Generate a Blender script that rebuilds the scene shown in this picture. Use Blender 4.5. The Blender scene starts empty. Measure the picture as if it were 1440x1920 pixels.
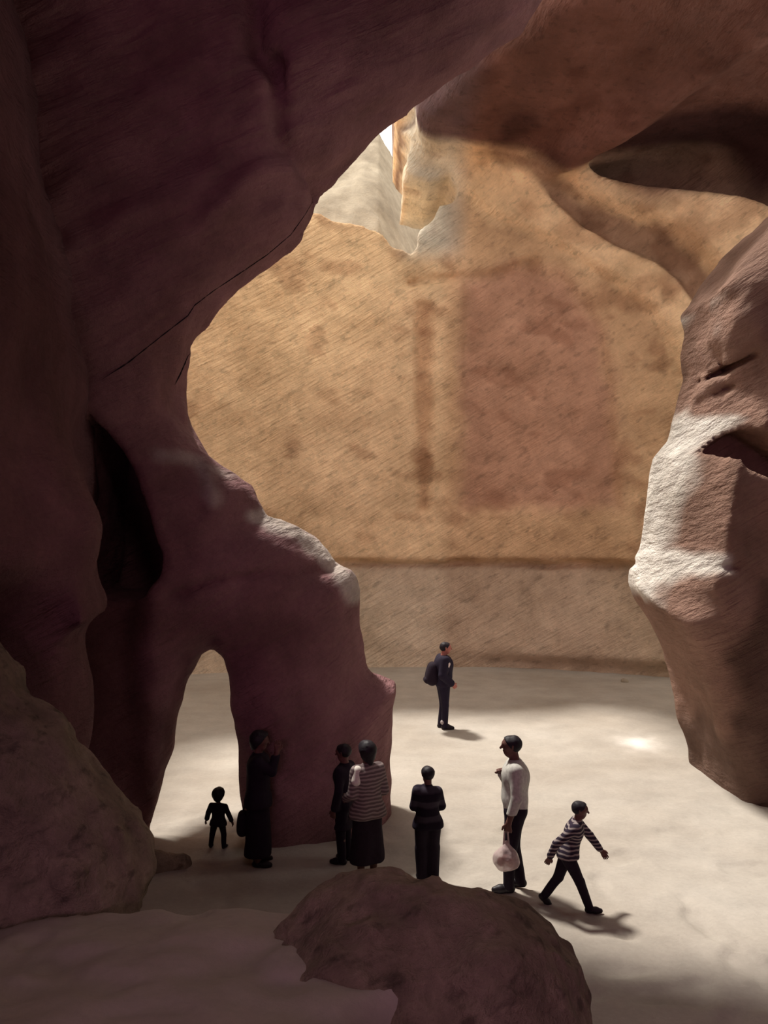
import bpy, math, random
import numpy as np
from mathutils import Vector, Matrix
from mathutils.bvhtree import BVHTree

# ---------------------------------------------------------------- camera
scene = bpy.context.scene
COL = scene.collection
FPX, EYE, PITCH = 1500.0, 4.1, math.atan(30 / 1500)
cam_data = bpy.data.cameras.new('camera')
cam_data.sensor_fit = 'VERTICAL'; cam_data.sensor_height = 36.0
cam_data.lens = 36.0 * FPX / 1920.0
cam_data.clip_end = 300
cam = bpy.data.objects.new('camera', cam_data); COL.objects.link(cam)
cam.location = (0, 0, EYE); cam.rotation_euler = (math.pi / 2 + PITCH, 0, 0)
scene.camera = cam

# ---------------------------------------------------------------- sky, sun, exposure
SUN_DIR = Vector((-0.31, 0.355, 0.88)).normalized()
world = bpy.data.worlds.new('sky'); scene.world = world; world.use_nodes = True
bg = world.node_tree.nodes['Background']
bg.inputs['Color'].default_value = (1.0, 0.95, 0.85, 1); bg.inputs['Strength'].default_value = 3.5
sl = bpy.data.lights.new('sun', 'SUN'); sl.energy = 10.0; sl.angle = math.radians(6.5); sl.color = (1.0, 0.95, 0.86)
sun = bpy.data.objects.new('sun', sl); COL.objects.link(sun)
sun.rotation_euler = SUN_DIR.to_track_quat('Z', 'Y').to_euler()
al = bpy.data.lights.new('fill_behind_camera', 'AREA'); al.shape = 'RECTANGLE'; al.size = 5; al.size_y = 4  # added mauve fill lamp behind the camera, lifts the dark near rock
al.energy = 1150; al.color = (1.0, 0.48, 0.78)
rear_fill = bpy.data.objects.new('fill_behind_camera', al); COL.objects.link(rear_fill)
rear_fill.location = (-1.5, -15.0, 6.0); rear_fill.rotation_euler = (math.radians(90), 0, 0)
hl = bpy.data.lights.new('overhead_fill', 'AREA'); hl.shape = 'DISK'; hl.size = 2.2; hl.energy = 250; hl.color = (1.0, 0.70, 0.74)  # added fill lamp overhead, brightens the bank and boulders
top_fill = bpy.data.objects.new('overhead_fill', hl); COL.objects.link(top_fill)
top_fill.location = (.8, -1.5, 11.2); top_fill.rotation_euler = (math.radians(-4), math.radians(-8), 0)
vs = scene.view_settings
vs.view_transform = 'Standard'; vs.look = 'None'; vs.gamma = 1.0; vs.use_curve_mapping = False
vs.exposure = -1.0
scene.cycles.diffuse_bounces = 6

# ---------------------------------------------------------------- helpers
def ray(px, py):
    u, v = (px - 720) / FPX, (960 - py) / FPX
    c, s = math.cos(PITCH), math.sin(PITCH)
    return np.array([u, c - v * s, s + v * c])
def at(px, py, Y):
    d = ray(px, py); t = Y / d[1]
    return np.array([d[0] * t, Y, EYE + d[2] * t])
def ground(px, py, z=0.0):
    d = ray(px, py); t = (z - EYE) / d[2]
    return np.array([d[0] * t, d[1] * t, z])
def on_slant(px, py, y0, k):          # meets the upright plane y = y0 + k x
    d = ray(px, py); t = y0 / (d[1] - k * d[0])
    return np.array([d[0] * t, d[1] * t, EYE + d[2] * t])

_rng = np.random.RandomState(7)
_LAT = _rng.rand(32, 32, 32).astype(np.float32)
def vnoise(x, y, z):
    xi, yi, zi = np.floor(x).astype(np.int32), np.floor(y).astype(np.int32), np.floor(z).astype(np.int32)
    fx, fy, fz = x - xi, y - yi, z - zi
    fx, fy, fz = fx*fx*(3-2*fx), fy*fy*(3-2*fy), fz*fz*(3-2*fz)
    a, b = xi & 31, (xi + 1) & 31; c, d = yi & 31, (yi + 1) & 31; e, f = zi & 31, (zi + 1) & 31
    l = lambda p, q, t: p + (q - p) * t
    return l(l(l(_LAT[a,c,e], _LAT[b,c,e], fx), l(_LAT[a,d,e], _LAT[b,d,e], fx), fy),
             l(l(_LAT[a,c,f], _LAT[b,c,f], fx), l(_LAT[a,d,f], _LAT[b,d,f], fx), fy), fz) * 2 - 1
def fbm(x, y, z, s, octaves=3, off=0.0):
    r, a, t = 0, 1.0, 0
    for i in range(octaves):
        k = (2.0 ** i) / s
        r = r + a * vnoise(x * k + off + 5.3 * i, y * k + off * 1.7 + 9.1 * i, z * k + off * .6 + 2.7 * i)
        t += a; a *= 0.5
    return r / t
def smin(a, b, k):
    h = np.maximum(k - np.abs(a - b), 0) / k
    return np.minimum(a, b) - h * h * k * .25
def smax(a, b, k): return -smin(-a, -b, k)
def sstep(a, b, x):
    t = np.clip((x - a) / (b - a), 0, 1); return t * t * (3 - 2 * t)

def poly_sdf(P, px, py, closed=True):
    """Signed distance to a polygon (negative inside), on arrays px, py."""
    P = np.asarray(P, dtype=np.float64); n = len(P)
    best = np.full(px.shape, 1e9); inside = np.zeros(px.shape, bool)
    for i in range(n if closed else n - 1):
        a, b = P[i], P[(i + 1) % n]
        e = b - a; L = max(float(e @ e), 1e-12)
        wx, wy = px - a[0], py - a[1]
        t = np.clip((wx * e[0] + wy * e[1]) / L, 0, 1)
        best = np.minimum(best, (wx - t * e[0]) ** 2 + (wy - t * e[1]) ** 2)
        if closed:
            cond = (a[1] > py) != (b[1] > py)
            if abs(e[1]) > 1e-12:
                inside ^= cond & (px < a[0] + (py - a[1]) * e[0] / e[1])
    d = np.sqrt(best)
    return np.where(inside, -d, d) if closed else d
def chaikin(P, n=1):
    P = np.asarray(P, float)
    for _ in range(n):
        Q = np.roll(P, -1, 0)
        P = np.stack([.75 * P + .25 * Q, .25 * P + .75 * Q], 1).reshape(-1, P.shape[1])
    return P

def nets(F, o, h):
    """Surface nets: vertices and quads of the zero level of F (negative inside)."""
    S = F < 0
    cnt = np.zeros([n - 1 for n in F.shape], np.int8)
    for i in (0, 1):
        for j in (0, 1):
            for k in (0, 1):
                cnt += S[i:S.shape[0]-1+i, j:S.shape[1]-1+j, k:S.shape[2]-1+k]
    act = (cnt > 0) & (cnt < 8)
    idx = np.full(act.shape, -1, np.int32); cells = np.argwhere(act)
    idx[act] = np.arange(len(cells))
    acc = np.zeros((len(cells), 3)); num = np.zeros(len(cells))
    cx, cy, cz = cells.T
    corners = [(i, j, k) for i in (0, 1) for j in (0, 1) for k in (0, 1)]
    val = {c: F[cx + c[0], cy + c[1], cz + c[2]] for c in corners}
    for c in corners:
        for ax in range(3):
            if c[ax]: continue
            d = list(c); d[ax] = 1; d = tuple(d)
            f0, f1 = val[c], val[d]; m = (f0 < 0) != (f1 < 0)
            t = np.where(m, f0 / np.where(f0 - f1 == 0, 1, f0 - f1), 0)
            p = np.tile(np.array(c, float), (len(cells), 1)); p[:, ax] += t
            acc[m] += p[m]; num[m] += 1
    V = (cells + acc / num[:, None]) * h + np.asarray(o)
    quads = []
    for ax in range(3):
        a, b = (ax + 1) % 3, (ax + 2) % 3
        sl0 = [slice(None)] * 3; sl1 = [slice(None)] * 3
        sl0[ax] = slice(0, -1); sl1[ax] = slice(1, None)
        s0, s1 = S[tuple(sl0)], S[tuple(sl1)]
        for flip in (False, True):
            E = np.argwhere((s0 & ~s1) if not flip else (~s0 & s1))
            E = E[(E[:, a] > 0) & (E[:, b] > 0) & (E[:, a] < F.shape[a] - 1) & (E[:, b] < F.shape[b] - 1)]
            if not len(E): continue
            def ix(da, db):
                q = E.copy(); q[:, a] -= da; q[:, b] -= db
                return idx[q[:, 0], q[:, 1], q[:, 2]]
            Q = np.stack([ix(1, 1), ix(0, 1), ix(0, 0), ix(1, 0)], 1)
            quads.append(Q[:, ::-1] if flip else Q)
    return V, np.concatenate(quads)

def link_mesh(name, V, Q, mat, parent=None, smooth=True, col=None):
    me = bpy.data.meshes.new(name)
    V = np.asarray(V, np.float32); Q = np.asarray(Q, np.int32); n = Q.shape[1]
    me.vertices.add(len(V)); me.vertices.foreach_set('co', V.ravel())
    me.loops.add(Q.size); me.loops.foreach_set('vertex_index', Q.ravel())
    me.polygons.add(len(Q))
    me.polygons.foreach_set('loop_start', np.arange(0, Q.size, n, dtype=np.int32))
    me.polygons.foreach_set('use_smooth', np.full(len(Q), smooth))
    me.update(calc_edges=True)
    if col is not None:
        ca = me.color_attributes.new('tint', 'FLOAT_COLOR', 'POINT')
        ca.data.foreach_set('color', np.concatenate([col, np.ones((len(col), 1))], 1).astype(np.float32).ravel())
    if mat: me.materials.append(mat)
    ob = bpy.data.objects.new(name, me); COL.objects.link(ob)
    if parent: ob.parent = parent
    return ob
def tag(o, label=None, cat=None, group=None, kind=None):
    for k, v in (('label', label), ('category', cat), ('group', group), ('kind', kind)):
        if v: o[k] = v
    return o
def grid3(lo, hi, h):
    ax = [np.arange(l - h, u + 2 * h, h) for l, u in zip(lo, hi)]
    return ax, np.meshgrid(*ax, indexing='ij', sparse=True)
def seal(F):
    for ax in range(3):
        for e in (0, -1):
            s = [slice(None)] * 3; s[ax] = e; F[tuple(s)] = 1.0
    return F
def rough(F, ax, amp, s, octaves=3, off=0.0, aniso=(1, 1, 1), band=None):
    """Add noise relief to a field, only near its surface."""
    band = band or amp * 2 + .3
    m = np.abs(F) < band
    i = np.argwhere(m)
    x, y, z = ax[0][i[:, 0]] * aniso[0], ax[1][i[:, 1]] * aniso[1], ax[2][i[:, 2]] * aniso[2]
    F[m] += amp * fbm(x, y, z, s, octaves, off)
    return F

# ---------------------------------------------------------------- materials
def mk(name):
    m = bpy.data.materials.new(name); m.use_nodes = True
    nt = m.node_tree; b = nt.nodes['Principled BSDF']
    b.inputs['Roughness'].default_value = 0.9; b.inputs['Specular IOR Level'].default_value = 0.15
    return m, nt, b
def node(nt, t, **kw):
    n = nt.nodes.new(t)
    for k, v in kw.items():
        if k in n.inputs: n.inputs[k].default_value = v
        else: setattr(n, k, v)
    return n
def noise_node(nt, vec, scale, detail=4, rough_=.55):
    n = node(nt, 'ShaderNodeTexNoise'); n.inputs['Scale'].default_value = scale
    n.inputs['Detail'].default_value = detail; n.inputs['Roughness'].default_value = rough_
    nt.links.new(vec, n.inputs['Vector']); return n.outputs['Fac']
def ramp(nt, fac, stops):
    r = node(nt, 'ShaderNodeValToRGB'); e = r.color_ramp.elements
    while len(e) < len(stops): e.new(0.5)
    for el, (p, c) in zip(e, stops): el.position = p; el.color = (*c, 1)
    nt.links.new(fac, r.inputs['Fac']); return r.outputs['Color']
def mul(nt, a, b, fac=1.0):
    m = node(nt, 'ShaderNodeMix', data_type='RGBA', blend_type='MULTIPLY'); m.inputs[0].default_value = fac
    nt.links.new(a, m.inputs[6]); nt.links.new(b, m.inputs[7]); return m.outputs[2]
def rock_mat(name, base, big=.6, blot=2.2, fine=14, var=.35, pit=.0, pit_scale=3.0, chisel=0.0, bump=.4, rot=(0, -.55, 0), cscale=2.2, dist=.05):
    m, nt, b = mk(name)
    geo = node(nt, 'ShaderNodeNewGeometry'); P = geo.outputs['Position']
    at_ = node(nt, 'ShaderNodeAttribute', attribute_name='tint')
    c = node(nt, 'ShaderNodeRGB'); c.outputs[0].default_value = (*base, 1)
    col = mul(nt, c.outputs[0], at_.outputs['Color'])
    lo = 1 - var
    col = mul(nt, col, ramp(nt, noise_node(nt, P, big, 3), [(.32, (lo, lo * .96, lo * .92)), (.68, (1.08, 1.08, 1.08))]))
    col = mul(nt, col, ramp(nt, noise_node(nt, P, blot, 5), [(.3, (1 - var * .7,) * 3), (.65, (1.06,) * 3)]))
    f = noise_node(nt, P, fine, 6, .7)
    col = mul(nt, col, ramp(nt, f, [(.3, (1 - var * .5,) * 3), (.7, (1.05,) * 3)]))
    h = f
    if pit:
        mp = node(nt, 'ShaderNodeMapping'); mp.vector_type = 'TEXTURE'; mp.inputs['Rotation'].default_value = rot; mp.inputs['Scale'].default_value = (1 / (pit_scale * .6), 1 / pit_scale, 1 / (pit_scale * 1.4))
        nt.links.new(P, mp.inputs['Vector'])
        pn = noise_node(nt, mp.outputs[0], 1.0, 5, .6)
        col = mul(nt, col, ramp(nt, pn, [(.33, (1 - pit,) * 3), (.45, (1, 1, 1))]))
    if chisel:
        mp = node(nt, 'ShaderNodeMapping'); mp.vector_type = 'TEXTURE'; mp.inputs['Rotation'].default_value = rot; mp.inputs['Scale'].default_value = (1 / (cscale * .25), 1 / (cscale * .6), 1 / (cscale * 2.4))
        nt.links.new(P, mp.inputs['Vector'])
        cn = noise_node(nt, mp.outputs[0], 2.0, 4, .6)
        a = node(nt, 'ShaderNodeMath', operation='MULTIPLY'); a.inputs[1].default_value = chisel; nt.links.new(cn, a.inputs[0])
        s = node(nt, 'ShaderNodeMath', operation='ADD'); nt.links.new(a.outputs[0], s.inputs[0]); nt.links.new(f, s.inputs[1]); h = s.outputs[0]
    bp = node(nt, 'ShaderNodeBump'); bp.inputs['Strength'].default_value = bump; bp.inputs['Distance'].default_value = dist
    nt.links.new(h, bp.inputs['Height']); nt.links.new(bp.outputs[0], b.inputs['Normal'])
    nt.links.new(col, b.inputs['Base Color'])
    return m
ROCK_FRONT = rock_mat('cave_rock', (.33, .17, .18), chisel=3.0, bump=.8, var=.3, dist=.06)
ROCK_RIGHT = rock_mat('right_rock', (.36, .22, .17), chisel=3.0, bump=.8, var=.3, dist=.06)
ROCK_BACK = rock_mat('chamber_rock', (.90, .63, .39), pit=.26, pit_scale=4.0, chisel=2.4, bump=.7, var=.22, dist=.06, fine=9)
ROCK_PALE = rock_mat('pale_rock', (.43, .36, .275), var=.28, bump=.6)
ROCK_DIM = rock_mat('boulder_rock', (.54, .44, .34), var=.5, blot=5, fine=16, bump=1.0, dist=.06, pit=.45, pit_scale=7)
FLOOR = rock_mat('dusty_floor', (.44, .40, .355), big=.35, blot=1.6, fine=16, var=.14, bump=.35, dist=.03)

# ---------------------------------------------------------------- floor
def bank(x, y):
    wob = .22 * fbm(x, y, x * 0 + 3.1, 1.1, 2)
    y = y + .28 * fbm(x, x * 0 + 1.5, x * 0 + 8.1, 1.4, 2) + .10 * np.clip(-x - .5, 0, 3)
    prof = np.where(y < 5.0, 2.55 - .17 * y, np.maximum(1.70 - 1.05 * (y - 5.0), 0))
    xe = .62 + wob - .06 * (y - 3.5) - .9 * sstep(4.7, 3.6, y)
    side = np.clip(1 - (x - xe) / .95, 0, 1)
    return prof * side * side * (3 - 2 * side)
def floor_z(x, y):
    x, y = np.asarray(x, float), np.asarray(y, float)
    zero = x * 0
    flat = .025 * fbm(x, y, zero, 1.3, 2) + .012 * fbm(x, y, zero + 9, .28, 2)
    b = bank(x, y)
    flat = flat - .045 * sstep(.12, .42, fbm(x, y, zero + 12, .42, 2)) * sstep(14, 8, y)     # scuffs and footprints
    flat = flat + sstep(0, .5, b) * (.06 * fbm(x, y, zero + 4, .5, 3) + .03 * fbm(x, y, zero + 6, .16, 2))
    return flat + b
def grid_mesh(name, xs, ys, mat):
    X, Y = np.meshgrid(xs, ys, indexing='ij')
    V = np.stack([X, Y, floor_z(X, Y)], -1).reshape(-1, 3)
    n, m = len(xs), len(ys); I = np.arange(n * m).reshape(n, m)
    Q = np.stack([I[:-1, :-1], I[1:, :-1], I[1:, 1:], I[:-1, 1:]], -1).reshape(-1, 4)
    sun_fleck = ground(1196, 1396)                # bright fleck of sunlight, painted into the floor tint
    m_ = np.exp(-(((V[:, 0] - sun_fleck[0]) / .26) ** 2 + ((V[:, 1] - sun_fleck[1]) / .42) ** 2) * (1 + .8 * fbm(V[:, 0], V[:, 1], V[:, 2], .25, 2, 90)))
    return link_mesh(name, V, Q, mat, col=1 + m_[:, None] * np.array([[.9, 1.0, 1.15]]))
xs = np.concatenate([np.arange(-13, -5, .25), np.arange(-5, 7, .05), np.arange(7, 15, .25)])
ys = np.concatenate([np.arange(-17, 0, .5), np.arange(0, 13, .05), np.arange(13, 27.1, .1)])
tag(grid_mesh('floor', xs, ys, FLOOR), kind='structure')

# ---------------------------------------------------------------- the rock wall between the two chambers, with its openings
WY, WK = 11.65, .43
def wp(px, py):
    p = on_slant(px, py, WY, WK); return (p[0], p[2])
OPEN_PX = [(735, 1640), (738, 1400), (739, 1288), (690, 1268), (681, 1250), (674, 1180), (668, 1110), (655, 1082), (625, 1062),
    (608, 1040), (585, 1012), (556, 990), (500, 970), (488, 950), (466, 912), (430, 893), (385, 870), (358, 825), (341, 782), (338, 740), (345, 690),
    (365, 650), (410, 590), (425, 560), (480, 512), (540, 470), (562, 440), (580, 398), (592, 370), (650, 328), (700, 294), (740, 270),
    (800, 232), (850, 204), (960, 136), (1005, 84), (1200, 50), (1440, -30), (1900, -160), (2300, 500), (2100, 1640)]
DOOR_PX = [(283, 1660), (282, 1560), (292, 1540), (310, 1480), (330, 1410), (345, 1330), (356, 1270), (375, 1225), (405, 1208), (426, 1228),
    (433, 1270), (440, 1340), (447, 1400), (450, 1480), (456, 1530), (460, 1570), (463, 1660)]
NICHE_PX = [(210, 795), (236, 830), (262, 860), (290, 915), (318, 970), (332, 1030), (330, 1075), (300, 1110), (240, 1118), (175, 1110), (185, 1040), (180, 960), (190, 870)]
h = .06
ax, (X, Y, Z) = grid3((-8.5, 6.2, -.4), (10.5, 17.0, 13.2), h)
# trim y range per x to keep the grid small: build in sheared coordinates y' = y - k x
axs, (XS, YS, ZS) = grid3((-8.5, 9.4, -.4), (10.5, 14.2, 13.2), h)
X2, Z2 = np.meshgrid(axs[0], axs[2], indexing='ij')
dop = poly_sdf([wp(*p) for p in OPEN_PX], X2, Z2)
ddo = poly_sdf([wp(*p) for p in DOOR_PX], X2, Z2)
dni = poly_sdf([wp(*p) for p in NICHE_PX], X2, Z2)
# mid-surface: leans over the near chamber as it rises
lean = -.03 * np.maximum(Z2 - 5, 0) ** 2 - .25 * sstep(-1.5, -3.6, X2) * 0
# front relief: a hollowed pier on the left, a swelling on the right of it
T = .85; RND = .78
half_front = T + .25 * sstep(5, 9, Z2)
back_lump = 1.9 * np.exp(-(np.maximum(dni + .2, 0) / .8) ** 2)
D2 = smax(-dop, -ddo, .1)
pier = sstep(-2.75, -3.3, X2) * sstep(5.2, 4.0, Z2)         # the pier's shaded left flank steps back
q1 = D2[:, None, :] + RND
mid = WY + lean[:, None, :]
qf = (mid - YS) - half_front[:, None, :] + RND + .55 * pier[:, None, :] * 1.0
qb = (YS - mid) - (T + back_lump[:, None, :]) + RND
q2 = np.maximum(qf, qb)
F = np.minimum(np.maximum(q1, q2), 0) + np.sqrt(np.maximum(q1, 0) ** 2 + np.maximum(q2, 0) ** 2) - RND
F = F.astype(np.float32)
niche = np.maximum(dni[:, None, :] + .0 * YS, YS - (WY + 1.1))
F = smax(F, -niche.astype(np.float32), .12)
def groove(F, pts, depth, width):
    d = poly_sdf([wp(*p) for p in pts], X2, Z2, closed=False)
    g = depth * np.exp(-(d / width) ** 2)
    return F + (g[:, None, :] * (YS < WY)).astype(np.float32)
F = groove(F, [(350, 1108), (380, 1098), (430, 1080), (500, 1070), (560, 1068), (628, 1066)], .10, .05)
F = groove(F, [(545, 240), (548, 300), (546, 350), (575, 372), (595, 372)], .12, .09)
F = groove(F, [(515, 150), (520, 190), (518, 230), (545, 250)], .18, .14)
F = groove(F, [(430, 470), (470, 440), (520, 400), (560, 390)], -.12, .12)
F = groove(F, [(395, 860), (415, 900), (425, 950)], -.06, .08)
F = rough(F, axs, .15, 1.9, 3, 1.0)
m_ = np.abs(F) < .35; i_ = np.argwhere(m_)                     # diagonal tool marks left by the quarrymen
cx_, cy_, cz_ = axs[0][i_[:, 0]], axs[1][i_[:, 1]], axs[2][i_[:, 2]]
u_ = .80 * cx_ + .60 * cz_; v_ = -.60 * cx_ + .80 * cz_
F[m_] += .085 * fbm(u_ * .28, cy_, v_, .22, 2, 50) * (.35 + .65 * sstep(4.5, 6.5, cz_))
F = rough(F, axs, .035, .35, 3, 4.0, (1, 1, 1.3))
V, Q = nets(seal(F), (axs[0][0], axs[1][0], axs[2][0]), h)
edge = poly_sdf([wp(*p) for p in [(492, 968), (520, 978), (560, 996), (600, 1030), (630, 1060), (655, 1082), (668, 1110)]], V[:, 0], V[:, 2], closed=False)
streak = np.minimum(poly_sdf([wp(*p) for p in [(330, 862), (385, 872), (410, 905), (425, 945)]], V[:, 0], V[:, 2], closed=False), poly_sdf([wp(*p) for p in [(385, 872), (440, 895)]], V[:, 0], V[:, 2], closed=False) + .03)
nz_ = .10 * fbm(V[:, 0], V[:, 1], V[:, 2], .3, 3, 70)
pale = np.maximum(sstep(.16, .04, edge + nz_), .6 * sstep(.16, .0, streak + nz_))  # highlights on the pillar rim and streaks, painted into the tint
V[:, 1] += WK * V[:, 0]
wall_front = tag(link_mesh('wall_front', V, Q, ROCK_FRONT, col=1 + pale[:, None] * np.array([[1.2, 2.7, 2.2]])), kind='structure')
bvh_front = BVHTree.FromPolygons([tuple(v) for v in V], [tuple(q) for q in Q])
print('front', len(Q))

# ---------------------------------------------------------------- left wall of the near chamber
h = .08
ax, (X, Y, Z) = grid3((-8, 2.5, -.3), (-1.6, 10.6, 13.2), h)
surf = -3.05 - .16 * (Y - 6.2) - .16 * np.clip(Z - 6.0, 0, 9) * .8 + 0 * X
surf = surf - 1.1 * sstep(6.9, 6.2, Y) * sstep(3.9, 3.2, Z)
bul = .55 * np.exp(-((Y - 7.2) / 1.4) ** 2 - ((Z - 4.1) / .9) ** 2)
low = .5 * np.exp(-((Y - 7.6) / .9) ** 2 - ((Z - 2.4) / .9) ** 2)
F = (X - (surf + bul + low)).astype(np.float32) * .95
c_ = at(82, 1105, 7.3); a_, b_ = X - c_[0], Z - c_[2]        # an angular block jutting from the wall
blk = np.maximum(np.maximum(np.abs(.9 * a_ + .42 * b_) - .34, np.abs(-.55 * a_ + .83 * b_) - .42), np.abs(Y - 7.5 + .4 * a_) - .45)
F = smin(F, blk.astype(np.float32), .12)
F = rough(F, ax, .22, 1.6, 3, 7.0)
F = rough(F, ax, .05, .4, 3, 3.0)
V, Q = nets(seal(F), (ax[0][0], ax[1][0], ax[2][0]), h)
darken = .75 + .45 * fbm(V[:, 0], V[:, 1], V[:, 2], 1.5, 3, 80)  # whole wall tinted darker, in uneven blotches
tag(link_mesh('wall_left', V, Q, ROCK_FRONT, col=1 - darken[:, None] * np.array([[.45, .50, .46]])), kind='structure')

# ---------------------------------------------------------------- right wall
RY, RK = 13.9, -.15
def rp(px, py):
    p = on_slant(px, py, RY, RK); return (p[0], p[2])
RIGHT_PX = [(2200, 150), (1500, 330), (1440, 392), (1380, 440), (1338, 492), (1310, 535), (1291, 560), (1298, 600), (1292, 645), (1302, 690), (1296, 722), (1280, 765),
    (1268, 805), (1240, 840), (1224, 890), (1212, 960), (1206, 1020), (1190, 1054), (1187, 1075), (1186, 1105), (1200, 1140), (1224, 1185), (1246, 1232),
    (1262, 1275), (1280, 1330), (1298, 1390), (1312, 1438), (1312, 1560), (2200, 1560)]
h = .06
ax, (X, Y, Z) = grid3((3.2, 12.0, -.4), (10, 15.6, 9.5), h)
X2, Z2 = np.meshgrid(ax[0], ax[2], indexing='ij')
dr = poly_sdf([rp(*p) for p in RIGHT_PX], X2, Z2) + .2
R = .55
q1 = dr[:, None, :] + R
cham = 1.5 * np.clip(1 + dr / .55, 0, 1) * sstep(2.6, 3.4, Z2) * sstep(7.0, 5.8, Z2)
q2 = np.maximum(RY - 1.35 + cham[:, None, :] - Y, Y - RY - 1.35) + R
F = (np.minimum(np.maximum(q1, q2), 0) + np.sqrt(np.maximum(q1, 0) ** 2 + np.maximum(q2, 0) ** 2) - R).astype(np.float32)
cav = poly_sdf([rp(*p) for p in [(1306, 852), (1345, 818), (1388, 842), (1450, 885), (1450, 1010), (1405, 965), (1372, 905), (1332, 882)]], X2, Z2)
slit = np.minimum(poly_sdf([rp(*p) for p in [(1304, 722), (1330, 703), (1362, 688), (1366, 692), (1336, 710), (1306, 728)]], X2, Z2), poly_sdf([rp(*p) for p in [(1306, 760), (1318, 744), (1345, 733), (1346, 738), (1324, 750), (1310, 764)]], X2, Z2))
F = smax(F, -np.maximum(cav[:, None, :], Y - (RY - .2)).astype(np.float32), .15)
F = smax(F, -(slit[:, None, :] + 0 * Y).astype(np.float32), .02)
led = poly_sdf([rp(1190, 1062), rp(1260, 1060), rp(1312, 1056)], X2, Z2, closed=False)
F += (.09 * np.exp(-(led / .05) ** 2))[:, None, :].astype(np.float32)
F = rough(F, ax, .13, 1.1, 3, 2.0)
F = rough(F, ax, .04, .3, 3, 6.0)
V, Q = nets(seal(F), (ax[0][0], ax[1][0], ax[2][0]), h)
sun_strip = poly_sdf([rp(*p) for p in [(1290, 560), (1312, 580), (1302, 625), (1300, 700), (1296, 740), (1300, 775), (1345, 800), (1310, 828), (1288, 850), (1278, 905), (1258, 960), (1242, 1030), (1300, 1040), (1304, 1064), (1256, 1072), (1226, 1095), (1203, 1140), (1120, 1140), (1120, 560)]], V[:, 0], V[:, 2])
sun_strip = sstep(.10, -.06, sun_strip + .06 * fbm(V[:, 0], V[:, 1], V[:, 2], .4, 2, 40))  # bright sunlit strip along the edge, painted into the tint
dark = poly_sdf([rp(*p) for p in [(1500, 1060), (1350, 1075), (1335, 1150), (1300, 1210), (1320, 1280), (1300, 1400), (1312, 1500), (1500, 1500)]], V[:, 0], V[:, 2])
dark = sstep(.12, -.12, dark + .12 * fbm(V[:, 0], V[:, 1], V[:, 2], .4, 3, 44)) * (1 - sun_strip)
V[:, 1] += RK * V[:, 0]
tag(link_mesh('wall_right', V, Q, ROCK_RIGHT, col=(1 + sun_strip[:, None] * np.array([[1.35, 2.6, 3.3]])) * (1 - .5 * dark[:, None])), kind='structure')

# ---------------------------------------------------------------- the far bell-shaped chamber
def bp(px, py, Yp=22.8):
    p = at(px, py, Yp); return (p[0], p[2])
ARC1 = [(760, 240), (830, 262), (900, 282), (1000, 322), (1100, 372), (1200, 412), (1300, 450), (1345, 480), (1345, 600), (1320, 760), (1320, 1300)]
ARC2 = [(790, 255), (850, 290), (900, 314), (950, 332), (1000, 355), (1080, 405), (1150, 445), (1220, 492), (1270, 560), (1300, 660), (1305, 760), (1305, 1300)]
ARC3 = [(790, 268), (850, 298), (900, 326), (970, 360), (1030, 405), (1070, 445), (1130, 490), (1190, 530), (1225, 570), (1258, 630), (1276, 690), (1290, 740), (1290, 1300)]
ARC4 = [(790, 300), (860, 362), (920, 415), (1000, 455), (1060, 495), (1130, 552), (1180, 605), (1210, 660), (1232, 720), (1250, 800), (1262, 1300)]
RIM_PX = [(330, 620), (405, 575), (470, 505), (545, 450), (568, 412), (585, 405), (602, 406), (640, 418), (680, 413), (712, 427), (738, 452), (770, 468), (786, 456), (792, 430), (812, 402), (816, 380), (850, 374),
    (858, 358), (838, 338), (800, 348), (776, 345), (752, 338), (757, 314), (766, 285), (748, 256), (738, 238), (700, 60), (250, 60)]
def side(arc, X2, Z2):                # signed: negative below / inside the arc
    P = [bp(*p) for p in arc]
    return poly_sdf(P + [(P[-1][0], -8), (-14, -8), (-14, P[0][1])], X2, Z2)
h = .11
ax, (X, Y, Z) = grid3((-9.5, 12.5, -.5), (12.5, 26.2, 17.5), h)
X2, Z2 = np.meshgrid(ax[0], ax[2], indexing='ij')
yb = 23.8 - np.where(X2 < 1, .03, .045) * (X2 - 1) ** 2 - .007 * np.maximum(Z2 - 3.2, 0) ** 2
zl = 3.15 + .10 * fbm(X2, X2 * 0 + 2.2, X2 * 0, .8, 3, 60)
yb = yb - .30 * sstep(zl - .04, zl + .04, Z2) - .12 * sstep(2.4, 0, Z2) * (Z2 < 3)
yb += .22 * np.exp(-((Z2 - zl + .12) / .10) ** 2) * (.5 + .9 * np.clip(fbm(X2, X2 * 0 + 7, X2 * 0, 1.1, 2, 61) + .3, 0, 1))
yb += .35 * sstep(.5, .1, Z2) * sstep(2.0, 4.5, X2)
cre = poly_sdf([bp(*p) for p in [(770, 522), (850, 516), (930, 512), (1000, 492)]], X2, Z2, closed=False)
yb += .22 * np.exp(-(cre / .12) ** 2)
s4, s3, s2, s1 = (side(a, X2, Z2) for a in (ARC4, ARC3, ARC2, ARC1))
yb -= .3 * sstep(-.05, .25, s4) + .0
yb += .35 * sstep(-.05, .15, s3)
yb -= .6 * sstep(-.05, .25, s2)
yb += .5 * sstep(-.05, .35, s1)
alcove = poly_sdf([bp(*p) for p in [(1010, 322), (1130, 298), (1330, 272), (1480, 272), (1480, 520), (1345, 486), (1300, 452), (1200, 414), (1100, 374)]], X2, Z2)
yb += 1.5 * sstep(.1, -.5, alcove)
panel = poly_sdf([bp(*p) for p in [(868, 955), (868, 520), (960, 500), (1050, 520), (1110, 600), (1135, 720), (1150, 955)]], X2, Z2)
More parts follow.
